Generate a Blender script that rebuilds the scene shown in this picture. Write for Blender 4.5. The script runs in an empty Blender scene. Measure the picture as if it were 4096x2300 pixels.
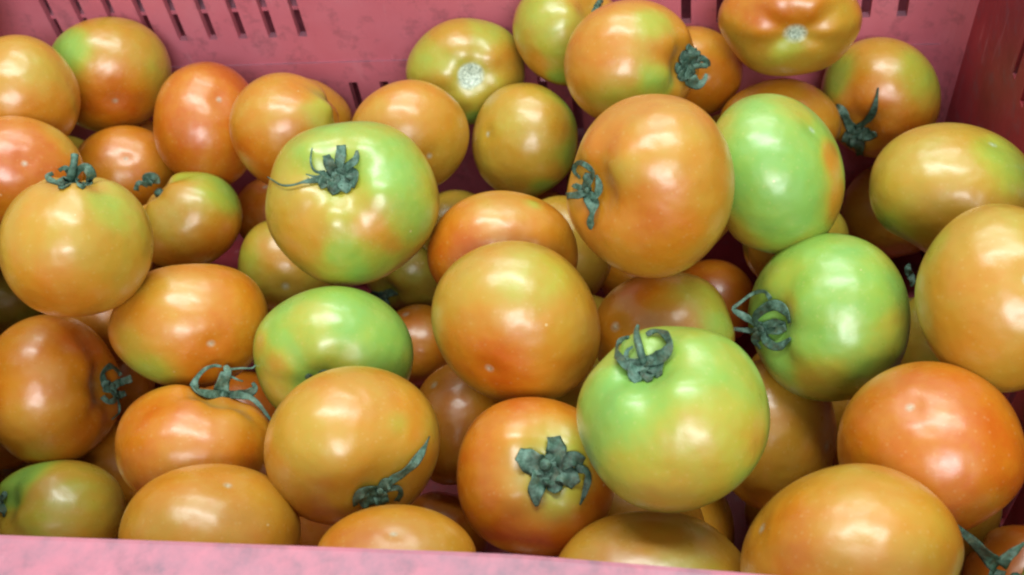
import bpy, math, random
import numpy as np
from mathutils import Matrix, Vector
from mathutils.bvhtree import BVHTree

# ------------------------------------------------------------------ camera
# Pixels below are in a 2575 x 1446 view of the photograph (calyxes: 4096 x 2300).
PW, PH = 2575.0, 1446.0
S = PW / 4096.0
F = 4700 * S                                   # focal length in view pixels
W, D, H = 0.57, 0.362, 0.24                    # crate interior in metres


def nrm(v):
    v = np.array(v, float)
    return v / np.linalg.norm(v)


# crate axes seen by the camera, from the vanishing points of its edges
AZ = -nrm([742 * S, -3930 * S, -F])
_yv = -22 * S
_xv = (-F * F - 3930 * S * _yv) / (742 * S)
AX = nrm([-_xv, _yv, F])
AX = nrm(AX - AZ * AX.dot(AZ))
AY = np.cross(AZ, AX)
M = np.array([AX, AY, AZ])                     # world = M @ camera


def cray(u, v):
    return np.array([(u - PW / 2) / F, -(v - PH / 2) / F, -1.0])


def ray(u, v):
    return M @ cray(u, v)


_r1, _r0 = ray(2421, 94), ray(-94, 157)        # the two inner corners of the back wall
_a = W / (_r1[0] / _r1[1] - _r0[0] / _r0[1])
_cy = D - _a
_rf = ray(975, 1377)                           # inner edge of the front rim
CAM = np.array([-_r0[0] / _r0[1] * _a, _cy, H - _rf[2] * (-_cy / _rf[1])])

scene = bpy.context.scene
cam_data = bpy.data.cameras.new("camera")
cam = bpy.data.objects.new("camera", cam_data)
scene.collection.objects.link(cam)
mw = Matrix.Identity(4)
for r in range(3):
    for c in range(3):
        mw[r][c] = M[r][c]
    mw[r][3] = CAM[r]
cam.matrix_world = mw
cam_data.sensor_width = 36.0
cam_data.lens = 36.0 * F / PW
cam_data.clip_start = 0.01
cam_data.clip_end = 50.0
cam_data.dof.use_dof = True
cam_data.dof.focus_distance = 0.46
cam_data.dof.aperture_fstop = 18.0
scene.camera = cam

# ------------------------------------------------------------------ room light
world = bpy.data.worlds.new("World")
scene.world = world
world.use_nodes = True
bg = world.node_tree.nodes["Background"]
bg.inputs[0].default_value = (0.93, 1.0, 0.97, 1)
bg.inputs[1].default_value = 0.47


def area(name, loc, target, sx, sy, power, col, spin=0.0):
    l = bpy.data.lights.new(name, 'AREA')
    l.shape = 'RECTANGLE'
    l.size, l.size_y = sx, sy
    l.energy = power
    l.color = col
    o = bpy.data.objects.new(name, l)
    scene.collection.objects.link(o)
    d = Vector(target) - Vector(loc)
    zax = -d.normalized()
    xax = Vector((math.cos(spin), math.sin(spin), 0))
    xax = (xax - zax * xax.dot(zax)).normalized()          # the long side runs along the crate
    yax = zax.cross(xax)
    o.rotation_euler = Matrix((xax, yax, zax)).transposed().to_euler()
    o.location = loc
    return o


COOL = (0.93, 1.0, 0.98)
area("ceiling_tube_lamp", (0.42, 0.50, 2.15), (0.3, 0.18, 0.15), 1.7, 0.30, 39, COOL, math.radians(-8))
area("ceiling_tube_lamp", (0.40, 1.75, 2.15), (0.3, 0.18, 0.15), 1.7, 0.30, 21, COOL, math.radians(-8))
area("window_light", (0.85, -1.6, 1.8), (0.3, 0.15, 0.15), 1.1, 0.70, 45, (0.97, 0.98, 1.0))

scene.view_settings.view_transform = 'Standard'
scene.view_settings.look = 'None'
scene.view_settings.exposure = 0.0
scene.view_settings.gamma = 1.0
scene.view_settings.use_curve_mapping = False
scene.cycles.pixel_filter_type = 'BLACKMAN_HARRIS'
scene.cycles.filter_width = 2.3
scene.cycles.max_bounces = 7
scene.cycles.diffuse_bounces = 3
scene.cycles.glossy_bounces = 3

COL = scene.collection
rng = random.Random(7)


# ------------------------------------------------------------------ materials
def new_mat(name):
    m = bpy.data.materials.new(name)
    m.use_nodes = True
    return m, m.node_tree.nodes, m.node_tree.links, m.node_tree.nodes["Principled BSDF"]


def srgb(r, g, b, k=1.0):
    def f(c):
        c /= 255.0
        return (c / 12.92 if c <= 0.04045 else ((c + 0.055) / 1.055) ** 2.4) * k
    return (f(r), f(g), f(b), 1.0)


def noise(N, L, vec, scale, detail=2.0, rough=0.5):
    n = N.new("ShaderNodeTexNoise")
    n.inputs["Scale"].default_value = scale
    n.inputs["Detail"].default_value = detail
    n.inputs["Roughness"].default_value = rough
    L.new(vec, n.inputs["Vector"])
    return n.outputs["Fac"]


def math_node(N, L, op, a, b, clamp=False):
    n = N.new("ShaderNodeMath")
    n.operation = op
    n.use_clamp = clamp
    for i, x in enumerate((a, b)):
        if isinstance(x, (int, float)):
            n.inputs[i].default_value = x
        else:
            L.new(x, n.inputs[i])
    return n.outputs[0]


def ramp(N, L, fac, stops):
    n = N.new("ShaderNodeValToRGB")
    e = n.color_ramp.elements
    e[0].position, e[0].color = stops[0]
    e[1].position, e[1].color = stops[-1]
    for p, c in stops[1:-1]:
        x = e.new(p)
        x.color = c
    L.new(fac, n.inputs[0])
    return n.outputs[0]


def mix_col(N, L, fac, a, b):
    n = N.new("ShaderNodeMix")
    n.data_type = 'RGBA'
    for s, x in ((0, fac), (6, a), (7, b)):
        if isinstance(x, (int, float)):
            n.inputs[s].default_value = x
        elif isinstance(x, tuple):
            n.inputs[s].default_value = x
        else:
            L.new(x, n.inputs[s])
    return n.outputs[2]


def tomato_skin():
    m, N, L, B = new_mat("tomato_skin")
    at = N.new("ShaderNodeAttribute")
    at.attribute_name = "ripeness"
    sc = N.new("ShaderNodeAttribute")
    sc.attribute_name = "cork"
    tc = N.new("ShaderNodeTexCoord")
    geo = N.new("ShaderNodeNewGeometry")
    pos = geo.outputs["Position"]
    n1 = noise(N, L, pos, 75, 3.0)
    n2 = noise(N, L, pos, 420, 2.0)
    r = math_node(N, L, 'ADD', at.outputs["Fac"], math_node(N, L, 'MULTIPLY', math_node(N, L, 'SUBTRACT', n1, 0.5), 0.30))
    r = math_node(N, L, 'ADD', r, math_node(N, L, 'MULTIPLY', math_node(N, L, 'SUBTRACT', n2, 0.5), 0.10))
    k = 0.77
    col = ramp(N, L, r, [(0.0, srgb(134, 188, 82, k)), (0.14, srgb(152, 188, 72, k)), (0.32, srgb(180, 180, 58, k)),
                         (0.50, srgb(194, 160, 50, k)), (0.68, srgb(205, 146, 38, k)), (0.84, srgb(208, 128, 20, k)),
                         (1.0, srgb(202, 100, 8, k))])
    # small corky specks in the skin
    v = N.new("ShaderNodeTexVoronoi")
    v.inputs["Scale"].default_value = 95
    L.new(pos, v.inputs["Vector"])
    sep = N.new("ShaderNodeSeparateColor")
    L.new(v.outputs["Color"], sep.inputs[0])
    pick = math_node(N, L, 'GREATER_THAN', sep.outputs[0], 0.87)
    dot = math_node(N, L, 'MULTIPLY', pick, math_node(N, L, 'LESS_THAN', v.outputs["Distance"], 0.055))
    col = mix_col(N, L, math_node(N, L, 'MULTIPLY', dot, 0.45), col, srgb(232, 214, 160, 0.9))
    col = mix_col(N, L, sc.outputs["Fac"], col, mix_col(N, L, ramp(N, L, noise(N, L, pos, 620, 3.0, 0.7), [(0.35, (0, 0, 0, 1)), (0.65, (1, 1, 1, 1))]), srgb(112, 132, 112), srgb(206, 222, 200)))
    v2 = N.new("ShaderNodeTexVoronoi")
    v2.inputs["Scale"].default_value = 330
    L.new(pos, v2.inputs["Vector"])
    fine = ramp(N, L, v2.outputs["Distance"], [(0.10, (1, 1, 1, 1)), (0.24, (0, 0, 0, 1))])
    col = mix_col(N, L, math_node(N, L, 'MULTIPLY', fine, 0.11), col, srgb(226, 204, 140, 0.9))
    grime = ramp(N, L, noise(N, L, pos, 38, 5.0, 0.65), [(0.52, (0, 0, 0, 1)), (0.75, (1, 1, 1, 1))])
    col = mix_col(N, L, math_node(N, L, 'MULTIPLY', grime, 0.14), col, srgb(150, 128, 84, 0.9))
    L.new(col, B.inputs["Base Color"])
    B.inputs["Roughness"].default_value = 0.40
    B.inputs["Specular IOR Level"].default_value = 0.48
    B.inputs["Coat Weight"].default_value = 0.8
    B.inputs["Coat IOR"].default_value = 1.5
    rr = math_node(N, L, 'ADD', 0.20, math_node(N, L, 'MULTIPLY', noise(N, L, pos, 140, 2.0), 0.20))
    L.new(math_node(N, L, 'ADD', rr, math_node(N, L, 'MULTIPLY', sc.outputs["Fac"], 0.5)), B.inputs["Coat Roughness"])
    bp = N.new("ShaderNodeBump")
    bp.inputs["Strength"].default_value = 0.35
    bp.inputs["Distance"].default_value = 0.0018
    hgt = math_node(N, L, 'ADD', noise(N, L, pos, 110, 1.0), math_node(N, L, 'MULTIPLY', noise(N, L, pos, 900, 2.0), 0.035))
    hgt = math_node(N, L, 'ADD', hgt, math_node(N, L, 'MULTIPLY', dot, 0.06))
    L.new(hgt, bp.inputs["Height"])
    L.new(bp.outputs[0], B.inputs["Normal"])
    L.new(bp.outputs[0], B.inputs["Coat Normal"])
    return m


def leaf_mat():
    m, N, L, B = new_mat("dried_calyx_green")
    geo = N.new("ShaderNodeNewGeometry")
    oi = N.new("ShaderNodeObjectInfo")
    f = math_node(N, L, 'ADD', noise(N, L, geo.outputs["Position"], 420, 4.0, 0.6),
                  math_node(N, L, 'MULTIPLY', math_node(N, L, 'SUBTRACT', oi.outputs["Random"], 0.5), 0.22))
    col = ramp(N, L, f, [(0.25, srgb(34, 52, 38)), (0.5, srgb(62, 94, 78)), (0.75, srgb(98, 132, 116))])
    dry = ramp(N, L, noise(N, L, geo.outputs["Position"], 190, 4.0, 0.7), [(0.5, (0, 0, 0, 1)), (0.72, (1, 1, 1, 1))])
    col = mix_col(N, L, math_node(N, L, 'MULTIPLY', dry, 0.55), col, srgb(96, 92, 62))
    L.new(col, B.inputs["Base Color"])
    B.inputs["Roughness"].default_value = 0.55
    B.inputs["Specular IOR Level"].default_value = 0.45
    bp = N.new("ShaderNodeBump")
    bp.inputs["Strength"].default_value = 0.6
    bp.inputs["Distance"].default_value = 0.0006
    L.new(noise(N, L, geo.outputs["Position"], 1100, 3.0), bp.inputs["Height"])
    L.new(bp.outputs[0], B.inputs["Normal"])
    return m


def crate_plastic(name, c0, c1, c2, dirt_amt, dusty=1.9):
    m, N, L, B = new_mat(name)
    tc = N.new("ShaderNodeTexCoord")
    pos = tc.outputs["Object"]
    n1 = noise(N, L, pos, 14, 5.0, 0.6)
    n2 = noise(N, L, pos, 90, 4.0, 0.65)
    mp = N.new("ShaderNodeMapping")
    mp.inputs["Scale"].default_value = (160, 160, 26)
    L.new(pos, mp.inputs["Vector"])
    n3 = noise(N, L, mp.outputs[0], 1.0, 3.0, 0.6)
    base = ramp(N, L, n1, [(0.3, c0), (0.55, c1), (0.75, c2)])
    dirt = ramp(N, L, n2, [(0.52, (0, 0, 0, 1)), (0.74, (1, 1, 1, 1))])
    col = mix_col(N, L, math_node(N, L, 'MULTIPLY', dirt, dirt_amt), base, srgb(112, 74, 84))
    scuff = ramp(N, L, n3, [(0.62, (0, 0, 0, 1)), (0.80, (1, 1, 1, 1))])
    col = mix_col(N, L, math_node(N, L, 'MULTIPLY', scuff, 0.34), col, srgb(222, 160, 170))
    # dust lies on what faces up
    ge = N.new("ShaderNodeNewGeometry")
    sx = N.new("ShaderNodeSeparateXYZ")
    L.new(ge.outputs["Normal"], sx.inputs[0])
    up = math_node(N, L, 'MULTIPLY', math_node(N, L, 'SUBTRACT', sx.outputs[2], 0.5, True), dusty)
    n4 = noise(N, L, pos, 55, 5.0, 0.7)
    up = math_node(N, L, 'MULTIPLY', up, ramp(N, L, n4, [(0.3, (0.45, 0.45, 0.45, 1)), (0.7, (1, 1, 1, 1))]))
    dust = mix_col(N, L, ramp(N, L, n2, [(0.35, (0, 0, 0, 1)), (0.7, (1, 1, 1, 1))]), srgb(160, 112, 126), srgb(114, 100, 112))
    col = mix_col(N, L, up, col, dust)
    L.new(col, B.inputs["Base Color"])
    B.inputs["Roughness"].default_value = 0.55
    B.inputs["Specular IOR Level"].default_value = 0.4
    bp = N.new("ShaderNodeBump")
    bp.inputs["Strength"].default_value = 0.25
    bp.inputs["Distance"].default_value = 0.0008
    L.new(n2, bp.inputs["Height"])
    L.new(bp.outputs[0], B.inputs["Normal"])
    return m


def concrete():
    m, N, L, B = new_mat("dark_concrete")
    tc = N.new("ShaderNodeTexCoord")
    n1 = noise(N, L, tc.outputs["Object"], 9, 6.0, 0.6)
    L.new(ramp(N, L, n1, [(0.3, (0.05, 0.045, 0.045, 1)), (0.7, (0.12, 0.11, 0.105, 1))]), B.inputs["Base Color"])
    B.inputs["Roughness"].default_value = 0.8
    return m


SKIN, LEAF, CONCRETE = tomato_skin(), leaf_mat(), concrete()
PLASTIC = crate_plastic("worn_red_plastic", srgb(204, 106, 122), srgb(211, 119, 135), srgb(214, 134, 148), 0.50)
SHADED_GRIMY = crate_plastic("shaded_grimy_red_plastic", srgb(118, 34, 40), srgb(150, 46, 54), srgb(172, 62, 70), 0.65, 0.0)   # shade of the end walls and floor put into the colour, plus dirt


# ------------------------------------------------------------------ object helpers
def mesh_obj(name, verts, faces, mat, parent=None, smooth=True):
    me = bpy.data.meshes.new(name)
    me.from_pydata([tuple(v) for v in verts], [], faces)
    me.materials.append(mat)
    if smooth:
        me.polygons.foreach_set("use_smooth", [True] * len(me.polygons))
    o = bpy.data.objects.new(name, me)
    COL.objects.link(o)
    if parent is not None:
        o.parent = parent
    return o


def thing(name, loc, label, cat, group=None):
    o = bpy.data.objects.new(name, None)
    o.empty_display_size = 0.01
    o.location = loc
    o["label"], o["category"] = label, cat
    if group:
        o["group"] = group
    COL.objects.link(o)
    return o


# ------------------------------------------------------------------ the floor and the crate
gs = 3.0
floor = mesh_obj("floor", [(-gs, -gs, -0.012), (gs, -gs, -0.012), (gs, gs, -0.012), (-gs, gs, -0.012)], [(0, 1, 2, 3)], CONCRETE)
floor["kind"] = "structure"


def pierced(u0, u1, z0, z1, holes, thick, place, extra=()):
    """A flat wall with rectangular slots; place(u, w, z) with w = 0 inside, w = thick outside."""
    us = sorted({u0, u1, *extra, *[h[0] for h in holes], *[h[1] for h in holes]})
    zs = sorted({z0, z1, *[h[2] for h in holes], *[h[3] for h in holes]})
    nu, nz = len(us) - 1, len(zs) - 1
    solid = [[True] * nz for _ in range(nu)]
    for i in range(nu):
        for j in range(nz):
            um, zm = (us[i] + us[i + 1]) / 2, (zs[j] + zs[j + 1]) / 2
            solid[i][j] = not any(h[0] < um < h[1] and h[2] < zm < h[3] for h in holes)
    V, idx, Fc = [], {}, []

    def vid(i, j, k):
        if (i, j, k) not in idx:
            idx[(i, j, k)] = len(V)
            V.append(place(us[i], k * thick, zs[j]))
        return idx[(i, j, k)]
    for i in range(nu):
        for j in range(nz):
            if not solid[i][j]:
                continue
            a = [vid(i, j, 0), vid(i + 1, j, 0), vid(i + 1, j + 1, 0), vid(i, j + 1, 0)]
            b = [vid(i, j, 1), vid(i + 1, j, 1), vid(i + 1, j + 1, 1), vid(i, j + 1, 1)]
            Fc += [tuple(a), tuple(reversed(b))]
            for di, dj, p, q in ((0, -1, 0, 1), (1, 0, 1, 2), (0, 1, 2, 3), (-1, 0, 3, 0)):
                ii, jj = i + di, j + dj
                if ii < 0 or jj < 0 or ii >= nu or jj >= nz or not solid[ii][jj]:
                    Fc.append((a[q], a[p], b[p], b[q]))
    return V, Fc


def back_pt(u, v):
    """View pixel -> (x, z) on the inner face of the back wall."""
    r = ray(u, v)
    t = (D - CAM[1]) / r[1]
    p = CAM + r * t
    return p[0], p[2]


TH = 0.0045
RIMW = 0.028
CX0, CY0 = W / 2, D / 2
crate = thing("crate", (CX0, CY0, -0.012), "worn red plastic crate with slotted walls, heaped full of tomatoes", "crate")


def rel(p):
    return (p[0] - CX0, p[1] - CY0, p[2] + 0.012)


SLW = 0.0052
_bx = [-0.03, 0.38, 0.454, 0.489, 0.516, 0.57, 0.60]
_by = [0.0, 0.0, -0.0035, -0.006, -0.0085, -0.012, -0.0125]


def bow(x):
    """The front wall is pushed out towards one end by the load."""
    return float(np.interp(x, _bx, _by))


zb = back_pt(960 * S, 155 * S)[1]
ztop = H - 0.03
holes = []
for i in range(9):
    x = back_pt((169 + 124.6 * i) * S, 0)[0]
    holes.append((x - SLW / 2, x + SLW / 2, zb, ztop))
pitch = back_pt((169 + 124.6) * S, 0)[0] - back_pt(169 * S, 0)[0]
xr = back_pt(2744 * S, 0)[0]
for i in range(9):
    x = xr + i * pitch
    if x < W - 0.02:
        holes.append((x - SLW / 2, x + SLW / 2, zb, ztop))
xl, zl = back_pt(1412 * S, 324 * S)
for i in range(9):
    x = xl + i * pitch
    holes.append((x - SLW / 2, x + SLW / 2, 0.055, zl))
V, Fc = pierced(-0.004, W + 0.004, -0.008, H - 0.002, holes, TH, lambda u, w, z: rel((u, D + w, z)))
mesh_obj("back_wall", V, Fc, PLASTIC, crate, False)
V, Fc = pierced(-0.004, W + 0.004, -0.008, H - 0.002, [(a, b, c, d) for a, b, c, d in holes], TH, lambda u, w, z: rel((u, -w + bow(u) * max(0.0, min(1.0, z / H)), z)), [i * 0.03 for i in range(1, 19)])
mesh_obj("front_wall", V, Fc, PLASTIC, crate, False)
sh = []
for i in range(6):
    y = 0.272 - i * pitch
    sh += [(y - SLW / 2, y + SLW / 2, 0.1736, ztop), (y - 0.08 - SLW / 2, y - 0.08 + SLW / 2, 0.05, 0.10)]
DRAFT = 0.05
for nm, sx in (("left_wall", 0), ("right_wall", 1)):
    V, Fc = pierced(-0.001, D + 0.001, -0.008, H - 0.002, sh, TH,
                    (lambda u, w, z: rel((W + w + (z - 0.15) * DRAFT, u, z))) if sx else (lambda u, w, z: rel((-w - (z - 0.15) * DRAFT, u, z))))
    mesh_obj(nm, V, Fc, SHADED_GRIMY, crate, False)


def sweep_box(name, pts, parent, mat=PLASTIC):
    """pts: list of rings (each a list of points) joined into a closed bar."""
    n = len(pts[0])
    V = [p for r_ in pts for p in r_]
    Fc = []
    for k in range(len(pts) - 1):
        for j in range(n):
            a, b = k * n + j, k * n + (j + 1) % n
            Fc.append((a, b, b + n, a + n))
    Fc.append(tuple(range(n))[::-1])
    Fc.append(tuple((len(pts) - 1) * n + j for j in range(n)))
    return mesh_obj(name, V, Fc, mat, parent, False)


# rim: a rounded flange that bends down on the outside
def rim_profile():
    e = 0.0022
    return [(0.0, -0.004), (0.0, -e), (e * 0.3, -e * 0.3), (e, 0.0), (RIMW - e, 0.0), (RIMW - e * 0.3, -e * 0.3), (RIMW, -e),
            (RIMW, -0.022), (RIMW - 0.003, -0.022), (RIMW - 0.003, -0.004)]


rings = []
for i in range(33):
    t = i / 32
    x = -0.03 + t * (W + 0.06)
    rings.append([rel((x, 0.0005 + bow(x) - w, H + z)) for w, z in rim_profile()])
sweep_box("front_rim", rings, crate)
rings = []
for i in range(9):
    x = -0.03 + i / 8 * (W + 0.06)
    rings.append([rel((x, D + w, H + z)) for w, z in rim_profile()])
sweep_box("back_rim", rings, crate)
for nm, x0, sg in (("left_rim", -(H - 0.15) * DRAFT, -1), ("right_rim", W + (H - 0.15) * DRAFT, 1)):
    rings = [[rel((x0 + sg * w, y, H - 0.0006 + z)) for w, z in rim_profile()] for y in (0.0035, D - 0.0005)]
    sweep_box(nm, rings, crate)
# horizontal ribs on the inner and outer face of the back wall
xa, za = back_pt(1325 * S, 246 * S)
low = [h for h in holes if h[3] <= zl + 1e-6]
V, Fc = pierced(0.0, W, -0.004, za, low, 0.0018, lambda u, w, z: rel((u, D - 0.0012 + w, z)))
mesh_obj("wall_step", V, Fc, PLASTIC, crate, False)
for zz in (zb + 0.018, zb - 0.012, 0.05):
    sweep_box("outer_rib", [[rel((x, D + TH - 0.0005, zz)), rel((x, D + 0.016, zz)), rel((x, D + 0.016, zz - 0.0025)), rel((x, D + TH - 0.0005, zz - 0.0025))]
                            for x in (-0.004, W + 0.004)], crate)
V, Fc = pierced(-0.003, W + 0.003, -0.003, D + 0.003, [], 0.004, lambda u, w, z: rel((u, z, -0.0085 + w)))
mesh_obj("crate_floor", V, Fc, SHADED_GRIMY, crate, False)
# corner fillets inside
for nm, cxn, sgx in (("corner_fillet", 0.0, 1), ("corner_fillet", W, -1)):
    rings = []
    for z in (-0.004, 0.08, 0.16, H - 0.004):
        xx = cxn - sgx * (z - 0.15) * DRAFT
        ring = [rel((xx - sgx * 0.001, D + 0.001, z))]
        for k in range(7):
            an = math.pi / 2 * k / 6
            rr = 0.014
            ring.append(rel((xx + sgx * rr * (1 - math.sin(an)), D - rr * (1 - math.cos(an)), z)))
        rings.append(ring)
    sweep_box(nm, rings, crate)

# a second, empty crate of the same make stands behind and shows through the slots
crate2 = crate.copy()
COL.objects.link(crate2)
crate2.location = (CX0 + 0.01, CY0 + D + 2 * RIMW + 0.003, -0.012)
crate2["label"] = "empty red plastic crate standing behind the full one, seen through its slots"
for ch in list(crate.children):
    c = ch.copy()
    COL.objects.link(c)
    c.parent = crate2

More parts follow.
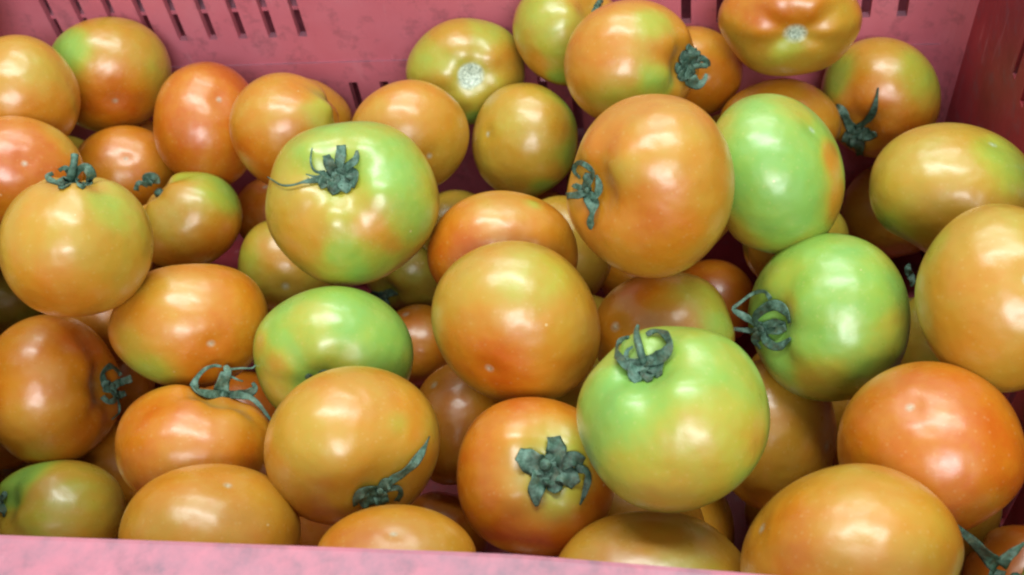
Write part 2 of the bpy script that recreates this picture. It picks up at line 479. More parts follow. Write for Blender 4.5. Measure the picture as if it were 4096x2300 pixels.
# ------------------------------------------------------------------ tomatoes: where they are in the photograph
# id: (centre x, y, half width, half height), base ripeness (0 green .. 1 orange), [(x, y, radius, ripeness)], stem pixel, blossom pixel, label
TOM = {
 '1': ((275, 187, 158, 145), .60, [(165, 128, 55, 0.0), (290, 265, 75, .97), (300, 70, 70, .5), (400, 170, 60, .42)], None, (285, 262),
       "tan tomato with orange base and small green patch, below the row of slots"),
 '2': ((45, 242, 158, 155), .60, [(100, 170, 60, .45), (100, 290, 70, .8)], None, None,
       "tan tomato with an orange lower half beside the green-patched one below the slots"),
 '3': ((40, 432, 170, 141), .82, [(175, 350, 50, .45), (30, 400, 70, .97)], None, (62, 410),
       "orange tomato with a puckered pink blossom scar, behind the calyx of a yellow tomato"),
 '4': ((522, 315, 137, 160), .84, [(600, 180, 60, 1.0), (560, 430, 60, .9), (430, 350, 50, .92)], None, None,
       "plain orange tomato with a redder rim, touching the back wall between two tan ones"),
 '5': ((315, 428, 138, 113), .78, [], None, None,
       "small orange tomato peeping out behind two dark green calyxes"),
 '6': ((728, 332, 152, 150), .72, [(820, 240, 50, .28), (800, 280, 40, .35), (620, 420, 70, .95), (640, 250, 60, .62)], (885, 262), None,
       "orange tomato with a yellow-green shoulder behind the star-patched green one"),
 '7': ((1030, 345, 150, 145), .62, [(1000, 230, 70, .66), (1150, 420, 50, .5)], None, None,
       "plain tan tomato with pale specks, in front of the one with a round corky scar"),
 '8': ((1170, 180, 150, 135), .42, [(1070, 140, 50, .3), (1130, 80, 50, .62), (1270, 140, 40, .62), (1220, 75, 50, .28), (1190, 300, 28, 0.0), (1100, 220, 50, .45)], (1186, 192), None,
       "yellow tomato whose calyx is gone, showing a round pale corky stem scar"),
 '9': ((1425, 75, 136, 142), .60, [(1350, 20, 60, .22), (1400, 60, 60, .35), (1400, 195, 28, .1)], (1502, 14), None,
       "yellow tomato with a green top behind the orange one with a curled side calyx"),
 '10': ((1320, 354, 133, 146), .50, [(1432, 280, 42, 0.0), (1428, 385, 35, .05), (1360, 472, 26, .05), (1400, 330, 26, .58)], None, None,
       "olive-tan tomato with bright green patches down one side"),
 '11': ((1588, 160, 170, 162), .68, [(1645, 50, 50, .22), (1655, 210, 45, .08), (1560, 245, 60, .35), (1695, 120, 45, .66), (1480, 150, 60, .76), (1715, 60, 40, .7)], (1740, 165), None,
       "orange-tan tomato with a tightly curled calyx on its side, above the biggest tan one"),
 '12': ((1735, 180, 133, 115), .80, [(1800, 100, 50, .6)], None, None,
       "orange tomato mostly hidden behind a curled side calyx"),
 '13': ((1987, 50, 182, 142), .72, [(2010, 105, 30, .35), (1985, 135, 40, .15), (1850, 100, 50, .45), (1950, 165, 80, .45), (2100, 140, 70, .5), (1950, 40, 80, .9), (2130, 50, 40, .5)], (2012, 98), None,
       "orange tomato with an oval grey stem scar, perched against the back wall"),
 '14': ((2215, 245, 152, 152), .62, [(2108, 190, 45, .1), (2315, 200, 60, .2), (2200, 290, 80, .92), (2280, 330, 60, .88), (2230, 120, 60, .5), (2160, 240, 40, .82)], (2152, 322), None,
       "orange tomato with two green patches and one sepal standing up, in the crate corner"),
 '15': ((1962, 312, 154, 116), .66, [], None, None,
       "tan tomato showing only a rim above the tall green one"),
 '16': ((1945, 438, 180, 203), .08, [(2100, 400, 45, .72), (2105, 500, 45, .72), (1850, 590, 60, .6), (1800, 350, 50, .45), (1960, 480, 90, 0.0), (2000, 620, 50, .35), (2010, 265, 50, .35)], None, None,
       "tall pale green tomato with orange edges and no calyx showing"),
 '17': ((1636, 468, 212, 232), .66, [(1510, 370, 70, .82), (1565, 420, 36, .45), (1520, 570, 80, .88), (1570, 650, 60, .6), (1700, 350, 60, .58), (1800, 500, 50, .6), (1640, 560, 70, .85)], (1478, 488), (1645, 280),
       "big tan tomato with a brown blossom mark on top and calyx on its side"),
 '18': ((2400, 478, 215, 170), .48, [(2240, 560, 45, .02), (2550, 400, 60, .18), (2400, 580, 90, .62), (2270, 470, 60, .5)], None, None,
       "broad olive tomato with green ends beside the dark side wall"),
 '19': ((2245, 525, 132, 125), .60, [], None, None,
       "dull orange tomato tucked under the broad olive one"),
 '20': ((2522, 750, 222, 238), .55, [(2350, 620, 40, .35), (2450, 790, 90, .68), (2540, 560, 70, .48)], None, None,
       "large yellow-tan tomato with a grey speck pressed against the side wall"),
 '21': ((2085, 798, 205, 212), .08, [(1960, 700, 50, .3), (1965, 760, 36, .4), (2240, 830, 50, .38), (2200, 965, 55, .68), (2050, 960, 50, .55), (2110, 985, 35, .15), (2235, 660, 50, .3)], (1925, 812), None,
       "pale green tomato with a tangled wiry calyx on its side"),
 '22': ((886, 512, 219, 208), .42, [(850, 310, 60, 0.0), (930, 330, 80, .22), (1010, 400, 80, .02), (1035, 570, 55, .08), (930, 660, 65, .05), (850, 640, 30, .1), (750, 600, 60, .58), (720, 500, 50, .5), (985, 625, 45, .68), (950, 590, 45, .66), (1060, 650, 45, .5), (800, 370, 45, .2)], (848, 436), None,
       "green and yellow streaked tomato with one hair-thin sepal trailing from its calyx"),
 '23': ((472, 555, 138, 124), .58, [(560, 480, 50, .08), (500, 440, 40, .15), (560, 620, 60, .9), (420, 560, 50, .5)], (372, 466), None,
       "yellow tomato with a green shoulder and wrinkled highlights beside the stalked one"),
 '24': ((695, 537, 108, 96), .85, [], None, None,
       "orange tomato glimpsed behind the streaked green one with the hair-thin sepal"),
 'L': ((190, 622, 197, 176), .52, [(100, 480, 70, .62), (310, 480, 60, .4), (280, 540, 45, .22), (150, 750, 80, .76), (50, 600, 50, .6), (300, 680, 60, .5)], (178, 440), None,
       "golden yellow tomato with a stalk standing up from its calyx"),
 '25': ((722, 670, 124, 122), .45, [(700, 640, 40, .66), (620, 660, 30, .35)], None, None,
       "olive tomato half hidden below the streaked green one"),
 '26': ((473, 820, 202, 157), .74, [(360, 925, 55, .12), (320, 870, 50, .4), (560, 880, 80, .85), (420, 740, 70, .6), (600, 760, 60, .82)], None, (520, 868),
       "orange tomato with a green underside above a looping calyx"),
 '27': ((838, 900, 202, 181), .10, [(690, 920, 36, .55), (680, 990, 50, .52), (830, 925, 50, .32), (780, 800, 40, .38), (1000, 950, 50, .15), (900, 760, 60, .08), (655, 870, 30, .5)], (795, 985), None,
       "light green tomato with a ring of highlights behind the tan one with a long sepal"),
 '28': ((1264, 636, 190, 157), .74, [(1240, 520, 60, .6), (1130, 640, 80, .98), (1400, 590, 50, .7), (1333, 512, 18, .25)], (1315, 715), None,
       "orange two-lobed tomato behind the large round tan one"),
 '29': ((1297, 812, 213, 207), .60, [(1350, 690, 80, .36), (1220, 700, 60, .5), (1150, 880, 70, .76), (1250, 930, 90, 1.0), (1400, 880, 60, .66), (1450, 800, 50, .58), (1130, 760, 40, .5)], None, (1226, 937),
       "large round tan tomato with a tiny star-shaped blossom mark on its orange base"),
 '30': ((1030, 680, 120, 105), .42, [], (962, 742), None, "shaded olive tomato deep beside the streaked green one"),
 '31': ((1150, 575, 100, 98), .5, [], None, None, "yellow tomato showing in the gap behind the two-lobed orange one"),
 '32': ((1050, 870, 110, 105), .80, [], None, None, "shaded brownish orange tomato in the gap beside the light green one"),
 '33': ((1150, 1065, 122, 155), .78, [], None, None, "orange tomato with a bright white glint, wedged under the large round tan one"),
 '34': ((1668, 838, 180, 155), .70, [(1760, 740, 60, .35), (1805, 815, 55, .08), (1600, 715, 60, .88), (1560, 820, 50, .76)], None, None,
       "orange tomato with a green side lying under the biggest tan one"),
 '35': ((885, 1121, 222, 201), .58, [(850, 960, 90, .68), (750, 1050, 70, .52), (760, 1180, 80, .5), (1020, 1030, 60, .66), (1003, 1062, 28, .25), (1075, 1085, 30, .45)], (955, 1240), None,
       "tan tomato with one long blade-like sepal curving up its side"),
 '36': ((492, 1126, 204, 159), .80, [(600, 1030, 60, .66), (400, 1060, 60, .86), (450, 1190, 70, .74), (600, 1150, 60, .84)], (562, 985), None,
       "orange tomato with a looping calyx standing on its flat top"),
 '36b': ((600, 1062, 122, 132), .92, [], None, None, "deep orange tomato seen through a looping calyx"),
 '37': ((125, 982, 178, 192), .82, [(60, 850, 60, .78), (80, 1080, 80, .6), (200, 850, 50, .97), (250, 1060, 50, .86), (120, 980, 70, .74)], (278, 972), None,
       "orange tomato with a knotted calyx on its side below the stalked golden one"),
 '38': ((0, 770, 110, 86), .45, [], None, None, "yellow tomato tucked in under the stalked golden one"),
 '39': ((145, 1292, 172, 136), .5, [(50, 1190, 45, .02), (10, 1230, 40, .02), (180, 1240, 40, .4), (130, 1300, 50, .35), (230, 1300, 60, .5)], (-4, 1266), None,
       "olive tomato with a green shoulder stripe beside the front rim"),
 '40': ((527, 1342, 230, 176), .62, [(400, 1230, 70, .74), (560, 1200, 80, .74), (450, 1320, 80, .55), (690, 1290, 60, .66)], None, None,
       "broad tan tomato behind the front rim, below the looping calyx"),
 '41': ((996, 1412, 204, 144), .68, [(900, 1320, 80, .88), (1080, 1350, 80, .6), (960, 1290, 60, .62)], None, (985, 1330),
       "orange and tan tomato with a curved scar line, low behind the front rim"),
 '42': ((1348, 1199, 200, 201), .84, [(1385, 1172, 100, .30), (1375, 1178, 70, .22)], (1370, 1178), None,
       "ripe orange tomato facing up with a broad dark calyx in a pale yellow ring"),
 '43': ((1693, 1055, 244, 235), .15, [(1580, 920, 50, .02), (1520, 1050, 80, .02), (1700, 870, 70, .18), (1800, 1090, 70, .46), (1700, 1210, 90, .52), (1860, 920, 50, .25), (1885, 1100, 50, .52), (1600, 1190, 70, .32), (1550, 1000, 60, .02)], (1618, 905), None,
       "large bright green tomato with looped sepals, lying on top of the pile"),
 '44': ((1640, 1462, 252, 178), .6, [(1760, 1420, 60, .4)], None, None, "broad tan tomato under the large bright green one, behind the front rim"),
 '45': ((2143, 1425, 282, 260), .66, [(1990, 1300, 50, .84), (2200, 1300, 80, .58), (2300, 1400, 60, .5), (2000, 1400, 60, .82)], None, None,
       "largest tan tomato with a darker orange band, leaning over the front rim"),
 '46': ((2345, 1128, 240, 220), .86, [(2500, 1000, 60, .86)], None, None,
       "large deep orange tomato with two clean white highlights and pale specks"),
 '47': ((1950, 1092, 155, 197), .62, [(2050, 1000, 50, .55)], None, None, "tan tomato behind the large bright green one"),
 '48': ((2570, 1470, 150, 150), .9, [], None, None, "deep orange tomato in shade behind a pointed teal sepal"),
 '49': ((2660, 1540, 165, 165), .12, [], (2512, 1430), None, "green tomato by the front rim with a long pointed sepal"),
 '51': ((1112, 1350, 115, 115), .88, [], None, None, "small orange tomato glimpsed between the long-sepal one and the upward calyx"),
 '52': ((1790, 762, 112, 110), .88, [], None, None, "dark red-brown tomato in deep shade under the biggest tan one"),
 '53': ((2330, 840, 105, 120), .45, [], (2286, 690), None, "shaded olive tomato squeezed between the wiry-calyx green one and the side wall one"),
}
FRONT = ("2>1 3>2 4>1 6>4 3>5 L>3 L>5 23>5 L>23 7>6 7>8 10>8 11>9 11>10 11>12 17>11 17>16 17>10 16>15 15>12 15>14 13>12 13>14 "
         "16>14 18>14 18>19 20>18 22>6 22>7 22>24 22>25 22>31 22>30 23>24 6>24 28>10 28>31 28>30 22>28 29>28 29>34 17>34 43>34 "
         "29>33 42>33 35>33 35>27 35>36 27>26 27>25 26>25 L>26 L>37 L>38 37>38 26>36b 27>36b 35>36b 36>36b 36>37 39>37 40>36 "
         "40>39 41>35 43>42 44>42 43>44 45>46 45>47 43>47 46>47 21>47 21>53 20>53 46>48 45>48 49>48 45>49 41>51 42>51 35>51 "
         "34>52 17>52 16>52 29>32 27>32 33>32 36>26 42>29 43>29 17>28 16>18 21>16 46>20 46>21 5>1 17>12 9>8 11>15 16>19 34>32 "
         "21>52 43>21").split()
DEEP = {'24', '31', '32', '30', '36b', '38', '51', '52', '53', '12', '19', '48', '49', '33', '25', '34', '47'}

# distances: tomatoes of usual size, touching but not entering each other, the walls or the floor
ids = list(TOM)
NT = len(ids)
A = np.array([TOM[i][0] for i in ids], float)
rays = np.array([ray(a[0], a[1]) for a in A])
rp = np.sqrt(A[:, 2] * A[:, 3]) / np.sqrt(np.linalg.norm(rays, axis=1))
LOWF = {'35', '36', '37', '39', '40', '41', '42', '44', '26', '27', '47', '33', '34'}
BIG = {'22': .0365, '17': .0355, '43': .0345, '29': .034, '16': .034, '21': .034, '20': .034, '27': .0285, '28': .0295,
       '25': .025, '33': .0265, '34': .0275, '47': .0275, '24': .023, '5': .0255}
R0 = np.array([BIG.get(i, .0285 if i in DEEP or i in LOWF else .0315) for i in ids])
wr = np.array([.004 if i in DEEP else .05 if i in LOWF or i in BIG else .02 for i in ids])
order = np.zeros((NT, NT))
for s_ in FRONT:
    p_, q_ = s_.split('>')
    i_, j_ = ids.index(p_), ids.index(q_)
    order[i_, j_], order[j_, i_] = -1, 1
dep = np.clip(F * .031 / rp, .28, .66)
m1, m2, KT = np.zeros(NT), np.zeros(NT), .985
for it in range(4500):
    P = CAM + rays * dep[:, None]
    R = rp * dep / F
    df = P[:, None] - P[None]
    Ln = np.linalg.norm(df, axis=2) + 1e-9
    pen = np.maximum(0, KT * (R[:, None] + R[None]) - Ln)
    np.fill_diagonal(pen, 0)
    dl = np.einsum('ijk,ik->ij', df, rays) / Ln
    dl = np.where(order != 0, order * np.maximum(np.abs(dl), .5), dl)
    g = (pen * (KT * rp[:, None] / F - dl)).sum(1) * 120
    g += wr * 2 * np.log(R / R0) / dep
    oh = np.maximum(0, .012 - (dep[None] - dep[:, None])) * (order < 0)
    g += 40 * (oh.sum(1) - oh.sum(0))
    for ax, sg, lim in ((1, 1, D), (1, -1, 0), (0, 1, W), (0, -1, 0), (2, -1, 0)):
        o_ = np.maximum(0, sg * (P[:, ax] - lim) + R)
        g += 60 * o_ * (sg * rays[:, ax] + rp / F)
    m1 = .9 * m1 + .1 * g
    m2 = .99 * m2 + .01 * g * g
    dep -= (.001 if it < 3200 else .0002) * m1 / (np.sqrt(m2) + 1e-9)

# ------------------------------------------------------------------ tomato bodies
BODY_VF = {}


def grid_faces(nt, npz):
    key = (nt, npz)
    if key not in BODY_VF:
        Fc = []
        for k in range(npz):
            Fc.append((0, 1 + k, 1 + (k + 1) % npz))
        for j in range(nt - 2):
            for k in range(npz):
                a, b = 1 + j * npz + k, 1 + j * npz + (k + 1) % npz
                Fc.append((a, a + npz, b + npz, b))
        last = 1 + (nt - 1) * npz
        for k in range(npz):
            Fc.append((last, 1 + (nt - 2) * npz + (k + 1) % npz, 1 + (nt - 2) * npz + k))
        BODY_VF[key] = Fc
    return BODY_VF[key]


def body_shape(axis, rnd, nt, npz, dimple=0.2):
    """Unit tomato in camera axes: flattened, lobed at the shoulders, dimpled at the stem."""
    a = nrm(axis)
    u = nrm(np.cross(a, [0.3, 0.9, 0.2] if abs(a[1]) < .8 else [1, 0, .1]))
    v = np.cross(a, u)
    th = np.concatenate([[0], np.repeat(np.arange(1, nt) * math.pi / nt, npz), [math.pi]])
    ph = np.concatenate([[0], np.tile(np.arange(npz) * 2 * math.pi / npz, nt - 1), [0]])
    rho = np.sin(th) ** 0.93
    z = np.cos(th)
    zz = np.where(z > 0, z * rnd.uniform(.82, .9), z * rnd.uniform(.86, .94))
    nl = rnd.choice([4, 5, 5, 6])
    p0 = rnd.uniform(0, 6.28)
    lob = np.cos(nl * ph + p0 + .6 * np.sin(ph + p0 * 2)) + .5 * np.cos((nl - 2) * ph + p0 * 3)
    amp = rnd.uniform(.016, .040)
    sh = np.clip(.5 + z * .9, 0, 1.2) * rho ** 2
    rho = rho * (1 + amp * lob * sh)
    zz = zz + amp * .9 * lob * np.exp(-((np.sin(th) - .5) / .22) ** 2) * (z > 0)
    zz = zz - dimple * np.exp(-(np.sin(th) / .30) ** 2) * (z > 0)
    zz = zz + .025 * np.exp(-(np.sin(th) / .13) ** 2) * (z < 0)
    p = rho[:, None] * (np.cos(ph)[:, None] * u + np.sin(ph)[:, None] * v) + zz[:, None] * a
    d = p / (np.linalg.norm(p, axis=1)[:, None] + 1e-9)
    lump = np.zeros(len(p))
    for _ in range(5):
        kv = np.array([rnd.uniform(-1, 1) for _ in range(3)])
        kv = nrm(kv) * rnd.uniform(2.0, 4.2)
        lump += np.sin(d @ kv + rnd.uniform(0, 6.28))
    p = p * (1 + .0115 * lump)[:, None]
    return p


def to_px(pc):
    return np.stack([PW / 2 + F * pc[:, 0] / -pc[:, 2], PH / 2 - F * pc[:, 1] / -pc[:, 2]], 1)


def sph_dir(px, el, back=False):
    """Direction (camera axes) from a tomato's centre to the spot seen at a pixel."""
    x, y = (px[0] - el[0]) / el[2], -(px[1] - el[1]) / el[3]
    q = x * x + y * y
    if q < .96:
        return np.array([x, y, math.sqrt(1 - q)])
    return nrm([x, y, .12])


def view_tilt(el):
    """The spheres' own view direction differs from the optical axis off centre."""
    w = nrm(-cray(el[0], el[1]))
    xx = nrm(np.cross([0, 1, 0], w))
    yy = np.cross(w, xx)
    return np.stack([xx, yy, w], 1)


def set_attr(o, name, vals):
    at = o.data.attributes.new(name, 'FLOAT', 'POINT')
    at.data.foreach_set("value", np.asarray(vals, dtype=np.float32))


SCAR = {'8': 0.30, '13': 0.20}
centres, radii, bodies = [], [], {}
for n_, key in enumerate(ids):
    el, base, patches, stem, blos, label = TOM[key]
    rnd = random.Random(sum(ord(c) * (17 + 3 * k) for k, c in enumerate(key)) + 101)
    T3 = view_tilt(el)
    if stem is not None:
        axis = T3 @ sph_dir(stem, el)
    elif blos is not None:
        axis = -(T3 @ sph_dir(blos, el))
    else:
        axis = T3 @ nrm([rnd.uniform(-1, 1), rnd.uniform(-1, .6), rnd.uniform(-1.2, -.25)])
    big = key not in DEEP
    nt, npz = (56, 84) if big else (36, 56)
    p = body_shape(axis, rnd, nt, npz, .13 if key in SCAR else {'35': .11, '42': .13, '27': .12}.get(key, .19))
    dz = dep[n_]
    c = cray(el[0], el[1]) * dz
    Rm = radii_guess = rp[n_] * dz / F
    sc = np.array([Rm, Rm, Rm])
    for _ in range(5):
        pc = c + p * sc
        q = to_px(pc)
        lo, hi = q.min(0), q.max(0)
        sc[0] *= 2 * el[2] / (hi[0] - lo[0])
        sc[1] *= 2 * el[3] / (hi[1] - lo[1])
        sc[2] = math.sqrt(sc[0] * sc[1])
        c = c + np.array([(el[0] - (lo[0] + hi[0]) / 2), -(el[1] - (lo[1] + hi[1]) / 2), 0]) * dz / F
    pc = c + p * sc
    vd = p / np.linalg.norm(p, axis=1)[:, None]
    # ripeness over the skin
    w0 = .30
    num, den = np.full(len(p), base * w0), np.full(len(p), w0)
    wob = sum(.10 * np.sin(vd @ (nrm([rnd.uniform(-1, 1) for _ in range(3)]) * rnd.uniform(4, 9)) + rnd.uniform(0, 6)) for _ in range(4))
    for (x, y, rad, rv) in patches:
        dd = T3 @ sph_dir((x, y), el)
        ang = np.arccos(np.clip(vd @ dd, -1, 1)) * (1 + wob)
        w = 1.6 * np.exp(-(ang / (rad / math.sqrt(el[2] * el[3]) * .95)) ** 2)
        num += w * rv
        den += w
    rip = num / den + .05 * wob
    rip = rip + .06 * np.clip((rip - .42) / .12, 0, 1)
    # faint streaks running from stem to blossom end
    sa_u = nrm(np.cross(nrm(axis), [.31, .52, .79]))
    sa_v = np.cross(nrm(axis), sa_u)
    phi = np.arctan2(vd @ sa_v, vd @ sa_u)
    stk = sum(np.sin(hk * phi + rnd.uniform(0, 6.28)) for hk in (7, 11, 15, 18)) / 4
    rip = rip + .055 * stk * np.clip(1 - (vd @ nrm(axis)) ** 2, 0, 1)
    if stem is not None and key not in ('42',):
        sa = np.arccos(np.clip(vd @ nrm(axis), -1, 1))
        rip = rip - .10 * np.exp(-(sa / .35) ** 2)
    cork = np.zeros(len(p))
    axn = nrm(axis)
    if key in SCAR:
        sa = np.arccos(np.clip(vd @ axn, -1, 1)) * (1 + .5 * wob)
        cork = np.clip((SCAR[key] - sa) / .05, 0, 1)
    else:
        ba = np.arccos(np.clip(vd @ -axn, -1, 1))
        cork = .6 * np.clip((.042 - ba) / .03, 0, 1)
    wpts = (M @ pc.T).T + CAM
    base_pt = (M @ c) + CAM
    base_pt = np.array([base_pt[0], base_pt[1], wpts[:, 2].min()])
    root = thing("tomato", tuple(base_pt), label, "tomato", "tomatoes heaped in the crate")
    o = mesh_obj("skin", wpts - base_pt, grid_faces(nt, npz), SKIN, root)
    set_attr(o, "ripeness", np.clip(rip, 0, 1.02))
    set_attr(o, "cork", cork)
    centres.append((M @ c) + CAM)
    radii.append(float(sc.mean()))
    bodies[key] = dict(root=root, base=base_pt, pc=pc, faces=grid_faces(nt, npz), c=c, axis=axn, R=float(sc.mean()))

# ------------------------------------------------------------------ hidden tomatoes that carry the top layer
C0, RA = np.array(centres), np.array(radii)
pr = np.random.RandomState(5)
cand = pr.rand(16000, 3) * [W - .06, D - .06, .19] + [.03, .03, .029]
cr = np.where(np.arange(len(cand)) < 9000, pr.uniform(.0265, .031, len(cand)), pr.uniform(.020, .024, len(cand)))
cc = (cand - CAM) @ M                                   # camera axes (M is orthonormal)
cpx = to_px(cc)
cdep = -cc[:, 2]
tpx = to_px((C0 - CAM) @ M)
tdep = -((C0 - CAM) @ M)[:, 2]
trp = RA * F / tdep
an = np.linspace(0, 2 * math.pi, 17)[:-1]
ringp = np.concatenate([[(0, 0)], np.stack([np.cos(an), np.sin(an)], 1) * .55, np.stack([np.cos(an), np.sin(an)], 1) * .95])
keepP, keepR = list(C0), list(RA)
fill = []
for i in np.lexsort((-cand[:, 2], np.arange(len(cand)) >= 9000)):
    K = np.array(keepP)
    if (np.linalg.norm(K - cand[i], axis=1) < .965 * (np.array(keepR) + cr[i])).any():
        continue
    pts = cpx[i] + ringp * cr[i] * F / cdep[i]
    vis = (pts[:, 0] > -40) & (pts[:, 0] < PW + 40)
    cov = ((((pts[:, None] - tpx[None]) ** 2).sum(2) < (trp[None] * .97) ** 2) & (tdep[None] < cdep[i] - .005)).any(1)
    rim_hide = pts[:, 1] > 1400
    if (vis & ~cov & ~rim_hide).mean() > .55 or (~cov & vis & (pts[:, 1] < np.where(pts[:, 0] < 1250, 345, 290))).any():
        continue
    # never in front of a tomato the photograph shows
    near = (np.linalg.norm(tpx - cpx[i], axis=1) < trp + cr[i] * F / cdep[i]) & (tdep > cdep[i])
    if near.any():
        continue
    keepP.append(cand[i])
    keepR.append(cr[i])
    fill.append(i)
print("fill", len(fill), "R mm", [(k, round(v * 1000, 1)) for k, v in zip(ids, radii)], "ztop", max(C0[:, 2] + RA))
for i in fill:
    rnd = random.Random(int(i))
    ax = nrm([rnd.uniform(-1, 1), rnd.uniform(-1, 1), rnd.uniform(-1, 1)])
    p = body_shape(ax, rnd, 20, 32) * cr[i]
    wp = (M @ p.T).T
    b0 = np.array([cand[i][0], cand[i][1], cand[i][2] + wp[:, 2].min()])
    root = thing("tomato", tuple(b0), "shaded tomato buried deep in the heap under the top layer", "tomato", "tomatoes buried under the top layer")
    o = mesh_obj("skin", wp + cand[i] - b0, grid_faces(20, 32), SKIN, root)
    set_attr(o, "ripeness", np.full(len(p), rnd.uniform(.45, .95)))
    set_attr(o, "cork", np.zeros(len(p)))


# ------------------------------------------------------------------ calyxes
def catmull(pts, n):
    pts = [np.array(p, float) for p in pts]
    if len(pts) == 2:
        return [pts[0] + (pts[1] - pts[0]) * t for t in np.linspace(0, 1, n)]
    P_ = [2 * pts[0] - pts[1]] + pts + [2 * pts[-1] - pts[-2]]
    out = []
    m = len(pts) - 1
    for t in np.linspace(0, m, n):
        k = min(int(t), m - 1)
        f_ = t - k
        a, b, c_, d_ = P_[k:k + 4]
        out.append(.5 * ((2 * b) + (c_ - a) * f_ + (2 * a - 5 * b + 4 * c_ - d_) * f_ ** 2 + (3 * b - a - 3 * c_ + d_) * f_ ** 3))
    return out


def build_calyx(key, hub, strips, pedicel=None, hub_r=26):
    """hub and strips in 4096 px; a strip is (lift in mm, [(x, y, width), ...]) laid over the tomato's own surface."""
    B_ = bodies[key]
    rnd = random.Random(len(key) + int(hub[0]))
    bvh = BVHTree.FromPolygons([tuple(v) for v in B_['pc']], B_['faces'])

    def hit(x, y):
        d_ = cray(x * S, y * S)
        dn = nrm(d_)
        h = bvh.ray_cast(Vector((0, 0, 0)), Vector(dn))
        if h[0] is None:
            return None, None
        n_ = np.array(h[1])
        if n_.dot(dn) > 0:
            n_ = -n_
        return np.array(h[0]), n_
    hp, hn = hit(*hub)
    if hp is None:
        # the hub sits just over the horizon of the fruit: place it beside the dimple
        hp = B_['c'] + B_['axis'] * B_['R'] * .74
        hn = B_['axis']
    zh = -hp[2]
    root = B_['root']
    base = B_['base']

    def out(pc):
        return (M @ np.asarray(pc).T).T + CAM - base
    # hub: a small lobed boss
    tn = nrm(B_['axis'] * .7 + hn * .3)
    u = nrm(np.cross(tn, [0.2, 1, 0.1]))
    v = np.cross(tn, u)
    hr = hub_r / (F / S) * zh
    V_, F_ = [hp + tn * .0016], []
    for j, (rr, hh) in enumerate(((.45, .0018), (.85, .0008), (1.0, -.0012))):
        for k in range(15):
            an_ = 2 * math.pi * k / 15
            rad = hr * rr * (1 + .14 * math.cos(5 * an_))
            V_.append(hp + (u * math.cos(an_) + v * math.sin(an_)) * rad + tn * hh)
    for k in range(15):
        F_.append((0, 1 + k, 1 + (k + 1) % 15))
        for j in range(2):
            a = 1 + j * 15 + k
            b = 1 + j * 15 + (k + 1) % 15
            F_.append((a, a + 15, b + 15, b))
    cal = mesh_obj("calyx", out(V_), F_, LEAF, root)

    def strip(name, lift, pts, round_=False):
        n = 6 + 3 * len(pts)
        cp = catmull([(x, y, w) for x, y, w in pts], n)
        P3, N3 = [], []
        last = hp
        for t, (x, y, w) in zip(np.linspace(0, 1, n), cp):
            h, nn = hit(x, y)
            lf = (.0009 + lift * .001 * math.sin(math.pi * min(1.0, t * 1.1) * .9))
            if h is None:
                zz = -last[2]
                h = cray(x * S, y * S) * zz
                nn = nrm(-h)
            else:
                # do not fall into the far side of the dimple
                zz = -h[2]
                zlast = -last[2]
                zz = min(max(zz, zlast - .006), zlast + .004)
                h = cray(x * S, y * S) * zz
            last = h
            view = nrm(-h)
            nn = nrm(nn + view * .8)
            P3.append(h + view * lf)
            N3.append(nn)
        P3 = np.array(P3)
        for _ in range(2):
            P3[1:-1] = .5 * P3[1:-1] + .25 * (P3[:-2] + P3[2:])
        V2, F2 = [], []
        m = 8
        for k in range(n):
            tan = nrm(P3[min(k + 1, n - 1)] - P3[max(k - 1, 0)])
            nn = nrm(N3[k] - tan * N3[k].dot(tan))
            sd = np.cross(tan, nn)
            tw = 0.5 * math.sin(k * .5 + lift)
            if not round_:
                nn, sd = nn * math.cos(tw) + sd * math.sin(tw), sd * math.cos(tw) - nn * math.sin(tw)
            hw = max(cp[k][2] * (1.15 if round_ else 1.25), 2.2) * .5 / (F / S) * -P3[k][2]
            th_ = hw if round_ else max(.00028, min(.0006, hw * .30))
            cup = 0 if round_ else .38 * hw
            for j in range(m):
                an_ = 2 * math.pi * j / m
                cx_, sy_ = math.cos(an_), math.sin(an_)
                V2.append(P3[k] + sd * hw * cx_ + nn * (th_ * sy_ + cup * (cx_ * cx_ - .5)))
        for k in range(n - 1):
            for j in range(m):
                a, b = k * m + j, k * m + (j + 1) % m
                F2.append((a, b, b + m, a + m))
        F2.append(tuple(range(m))[::-1])
        F2.append(tuple((n - 1) * m + j for j in range(m)))
        mesh_obj(name, out(V2), F2, LEAF, cal)
    for lift, pts in strips:
        strip("sepal", lift, pts)
    if pedicel:
        strip("pedicel", pedicel[0], pedicel[1], True)


build_calyx('22', (1335, 695), [
    (2.5, [(1352, 690, 30), (1362, 635, 36), (1365, 582, 30)]),
    (2, [(1335, 690, 34), (1318, 655, 38), (1303, 622, 26)]),
    (2, [(1360, 690, 30), (1400, 660, 30), (1424, 635, 22), (1428, 602, 10)]),
    (1.5, [(1350, 695, 30), (1395, 690, 44), (1418, 715, 40), (1405, 750, 20)]),
    (1.5, [(1335, 705, 40), (1335, 738, 54), (1348, 772, 34)]),
    (1.2, [(1345, 710, 36), (1380, 742, 48), (1396, 765, 24)]),
    (1.2, [(1325, 705, 34), (1295, 728, 40), (1298, 752, 24)]),
    (2, [(1320, 702, 34), (1270, 718, 24), (1215, 728, 12), (1170, 741, 9), (1130, 742, 7), (1100, 727, 5), (1070, 708, 4)]),
    (2.5, [(1300, 690, 14), (1262, 686, 10), (1245, 660, 7), (1243, 625, 6), (1249, 592, 4)]),
    (2, [(1285, 705, 10), (1255, 706, 7), (1224, 697, 4)]),
])
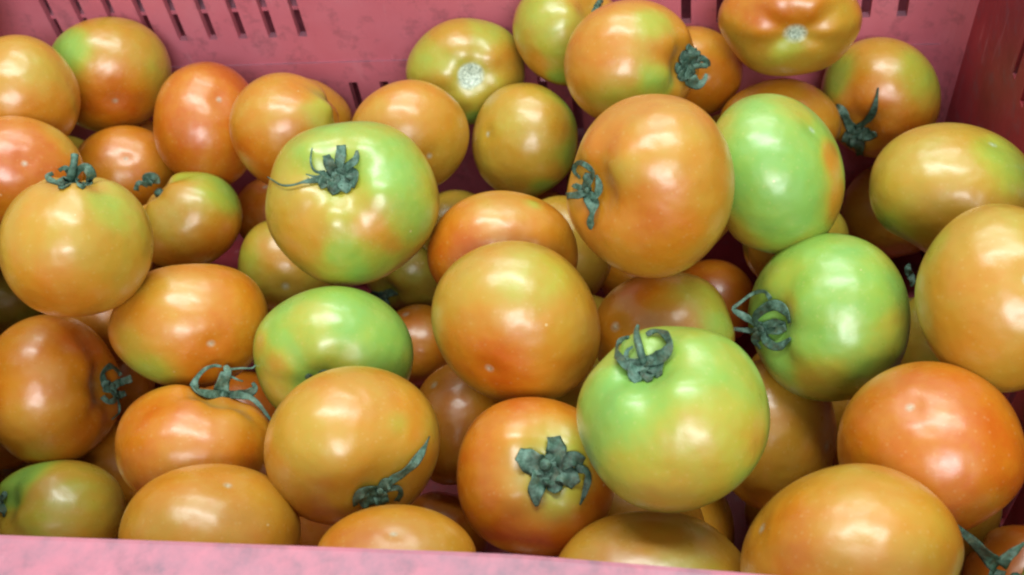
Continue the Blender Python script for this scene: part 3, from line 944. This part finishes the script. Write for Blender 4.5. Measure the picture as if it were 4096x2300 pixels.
build_calyx('L', (278, 722), [
    (4, [(300, 705, 22), (318, 676, 22), (343, 668, 30), (364, 701, 36), (356, 742, 28)]),
    (4, [(278, 720, 40), (245, 735, 36), (208, 725, 26), (186, 705, 14), (212, 693, 16)]),
    (3, [(285, 695, 26), (262, 672, 18), (236, 682, 12)]),
    (2, [(280, 722, 44), (262, 742, 44), (240, 748, 20)]),
    (2, [(300, 722, 26), (322, 738, 34), (338, 745, 20)]),
], (4, [(283, 712, 32), (291, 680, 30), (297, 648, 25), (299, 618, 27)]))
build_calyx('23', (592, 742), [
    (3, [(592, 740, 18), (556, 731, 16), (544, 762, 18)]),
    (3, [(596, 738, 20), (578, 712, 18), (596, 700, 22), (622, 712, 26), (626, 735, 22)]),
    (2, [(590, 742, 26), (600, 722, 30), (604, 712, 20)]),
], None, 20)
build_calyx('17', (2346, 764), [
    (3, [(2352, 740, 22), (2374, 693, 20), (2343, 661, 18), (2312, 651, 16), (2295, 682, 16), (2319, 710, 12)]),
    (2, [(2346, 760, 30), (2352, 725, 40), (2357, 694, 28)]),
    (3, [(2346, 768, 22), (2308, 781, 26), (2267, 784, 22)]),
    (2, [(2352, 778, 24), (2384, 785, 26), (2397, 745, 24), (2386, 700, 12)]),
    (2.5, [(2350, 775, 40), (2371, 818, 44), (2370, 852, 24), (2362, 890, 26), (2362, 918, 10)]),
    (1.5, [(2340, 764, 26), (2310, 745, 22), (2290, 742, 12)]),
], (3, [(2346, 764, 20), (2350, 757, 18)]))
build_calyx('14', (3420, 530), [
    (2, [(3412, 520, 36), (3388, 476, 32), (3368, 441, 26), (3346, 420, 16)]),
    (2.5, [(3428, 515, 26), (3463, 487, 20), (3489, 454, 26), (3505, 402, 14), (3513, 350, 5)]),
    (1.5, [(3428, 532, 40), (3466, 538, 44), (3503, 536, 24)]),
    (2, [(3424, 540, 44), (3430, 580, 46), (3441, 620, 24)]),
    (1.5, [(3412, 535, 44), (3394, 560, 46), (3397, 588, 22)]),
    (1.5, [(3430, 520, 30), (3452, 545, 36), (3465, 565, 20)]),
])
build_calyx('21', (3050, 1312), [
    (3.5, [(3045, 1310, 26), (3018, 1275, 26), (3056, 1234, 32), (3104, 1220, 36), (3146, 1248, 30), (3158, 1292, 18)]),
    (3.5, [(3040, 1305, 30), (2986, 1270, 26), (2930, 1238, 16), (2963, 1210, 11), (3004, 1178, 12), (3056, 1163, 14), (3082, 1196, 16)]),
    (3, [(3045, 1316, 22), (3004, 1322, 20), (2953, 1318, 14), (2895, 1309, 4)]),
    (2, [(3050, 1308, 24), (3098, 1292, 30), (3140, 1296, 18)]),
    (2, [(3055, 1320, 26), (3100, 1322, 32), (3142, 1310, 22)]),
    (2.5, [(3048, 1325, 26), (3072, 1372, 30), (3119, 1386, 28), (3161, 1356, 16)]),
    (2, [(3045, 1325, 26), (3020, 1360, 30), (3040, 1392, 14)]),
], (4, [(3050, 1312, 22), (3040, 1316, 20)]))
build_calyx('43', (2574, 1455), [
    (4, [(2580, 1450, 46), (2630, 1434, 50), (2668, 1405, 36), (2680, 1368, 26), (2655, 1331, 28), (2618, 1325, 26), (2586, 1338, 14)]),
    (4, [(2566, 1455, 40), (2514, 1467, 40), (2480, 1436, 32), (2465, 1401, 18), (2483, 1359, 18), (2514, 1349, 12)]),
    (2.5, [(2560, 1450, 22), (2508, 1440, 18), (2508, 1405, 14), (2532, 1386, 10)]),
    (1.5, [(2570, 1460, 60), (2545, 1490, 66), (2556, 1522, 36)]),
    (1.5, [(2582, 1460, 56), (2622, 1470, 62), (2640, 1500, 30)]),
    (1.5, [(2575, 1462, 50), (2592, 1496, 54), (2600, 1522, 24)]),
], (5, [(2574, 1452, 30), (2562, 1405, 28), (2550, 1360, 28), (2545, 1328, 20), (2553, 1299, 11)]))
build_calyx('42', (2189, 1876), [
    (2, [(2195, 1868, 48), (2226, 1812, 70), (2213, 1748, 48)]),
    (1.5, [(2180, 1870, 60), (2127, 1848, 84), (2070, 1818, 46)]),
    (1.5, [(2180, 1882, 60), (2152, 1924, 66), (2144, 1974, 50), (2147, 2026, 10)]),
    (1.5, [(2195, 1885, 56), (2214, 1936, 66), (2203, 1968, 30)]),
    (1.5, [(2200, 1880, 60), (2262, 1898, 70), (2304, 1940, 40)]),
    (1.5, [(2200, 1872, 50), (2286, 1838, 56), (2335, 1846, 30)]),
    (2, [(2300, 1870, 30), (2350, 1890, 26), (2346, 1949, 22), (2320, 2020, 7)]),
], (4, [(2184, 1866, 42), (2176, 1850, 38)]), 34)
build_calyx('35', (1521, 1967), [
    (3, [(1530, 1955, 28), (1575, 1915, 28), (1617, 1889, 34), (1663, 1845, 32), (1694, 1798, 20), (1718, 1746, 4)]),
    (2, [(1515, 1965, 36), (1474, 1958, 36), (1433, 1984, 30), (1420, 2024, 16)]),
    (2, [(1525, 1960, 34), (1548, 1936, 44), (1566, 1926, 24)]),
    (3, [(1528, 1962, 22), (1590, 1950, 18), (1604, 1975, 18), (1586, 2004, 26)]),
    (1.5, [(1521, 1970, 46), (1524, 1998, 52), (1545, 2012, 26)]),
    (1.5, [(1512, 1972, 50), (1466, 2002, 56), (1440, 2018, 26)]),
], (3, [(1521, 1967, 24), (1518, 1962, 22)]))
build_calyx('37', (448, 1551), [
    (3, [(430, 1545, 24), (411, 1515, 20), (412, 1487, 20), (441, 1463, 22), (468, 1482, 16), (484, 1502, 12)]),
    (3, [(452, 1545, 24), (486, 1527, 26), (527, 1514, 26)]),
    (2.5, [(452, 1558, 28), (474, 1580, 28), (503, 1572, 18)]),
    (2.5, [(450, 1562, 24), (461, 1595, 20), (435, 1610, 20), (409, 1586, 16)]),
    (1.5, [(445, 1550, 40), (420, 1542, 40), (408, 1545, 20)]),
    (2.5, [(470, 1590, 10), (478, 1625, 8), (476, 1652, 7), (448, 1678, 4)]),
])
build_calyx('36', (894, 1578), [
    (4, [(892, 1578, 52), (885, 1546, 48), (899, 1506, 40), (911, 1486, 28), (900, 1462, 16)]),
    (4, [(885, 1578, 26), (817, 1576, 32), (777, 1554, 34), (786, 1515, 18), (819, 1477, 13), (856, 1462, 11), (886, 1467, 9)]),
    (3, [(900, 1580, 26), (952, 1579, 30), (993, 1572, 32), (1021, 1554, 22), (1010, 1530, 10)]),
    (2, [(960, 1580, 26), (1003, 1591, 20), (1041, 1624, 15), (1070, 1663, 11), (1090, 1693, 5)]),
    (3, [(905, 1480, 10), (962, 1473, 7), (1008, 1473, 6), (1022, 1460, 5)]),
    (3, [(905, 1495, 10), (946, 1517, 7), (972, 1525, 5)]),
])
build_calyx('11', (2765, 268), [
    (2, [(2762, 262, 50), (2745, 238, 66), (2722, 226, 40)]),
    (2, [(2766, 258, 44), (2761, 214, 44), (2750, 184, 22)]),
    (2.5, [(2772, 255, 30), (2785, 220, 34), (2778, 192, 18)]),
    (3, [(2772, 262, 26), (2800, 232, 24), (2828, 245, 20), (2836, 266, 12)]),
    (3.5, [(2764, 272, 44), (2757, 310, 48), (2788, 340, 34), (2818, 321, 18), (2825, 295, 9)]),
    (2, [(2758, 268, 44), (2722, 268, 50), (2716, 250, 22)]),
    (2, [(2758, 275, 44), (2732, 304, 46), (2728, 325, 20)]),
], (3, [(2768, 266, 22), (2800, 262, 20), (2828, 264, 18)]))
build_calyx('49', (3998, 2275), [
    (2, [(3990, 2268, 60), (3942, 2215, 44), (3884, 2159, 31), (3816, 2107, 26), (3758, 2068, 18), (3744, 2040, 10)]),
    (2, [(4000, 2262, 44), (4048, 2214, 30), (4097, 2172, 10)]),
    (1.5, [(3995, 2280, 54), (3976, 2310, 46), (3965, 2340, 20)]),
])
build_calyx('39', (-6, 2015), [(2, [(-6, 2010, 26), (14, 1985, 24), (20, 1965, 10)]), (2, [(-6, 2020, 30), (14, 2042, 22), (16, 2066, 8)])])
build_calyx('27', (1270, 1520), [(2.5, [(1268, 1518, 22), (1238, 1504, 18), (1222, 1512, 8)]), (2.5, [(1272, 1515, 22), (1292, 1488, 16), (1322, 1484, 8)])], None, 18)
build_calyx('30', (1532, 1188), [(2, [(1532, 1188, 30), (1500, 1175, 26), (1480, 1180, 10)]), (2, [(1534, 1185, 30), (1565, 1170, 26), (1590, 1176, 10)]),
                                 (2, [(1532, 1190, 30), (1545, 1215, 24), (1560, 1230, 8)])])
build_calyx('53', (3640, 1100), [(2, [(3640, 1098, 26), (3632, 1075, 22), (3638, 1055, 8)]), (2, [(3642, 1102, 26), (3650, 1125, 20), (3645, 1145, 8)])])
build_calyx('9', (2390, 24), [(2, [(2390, 24, 22), (2398, 8, 18), (2412, 2, 8)]), (2, [(2386, 28, 20), (2376, 40, 14), (2366, 46, 6)])], None, 16)
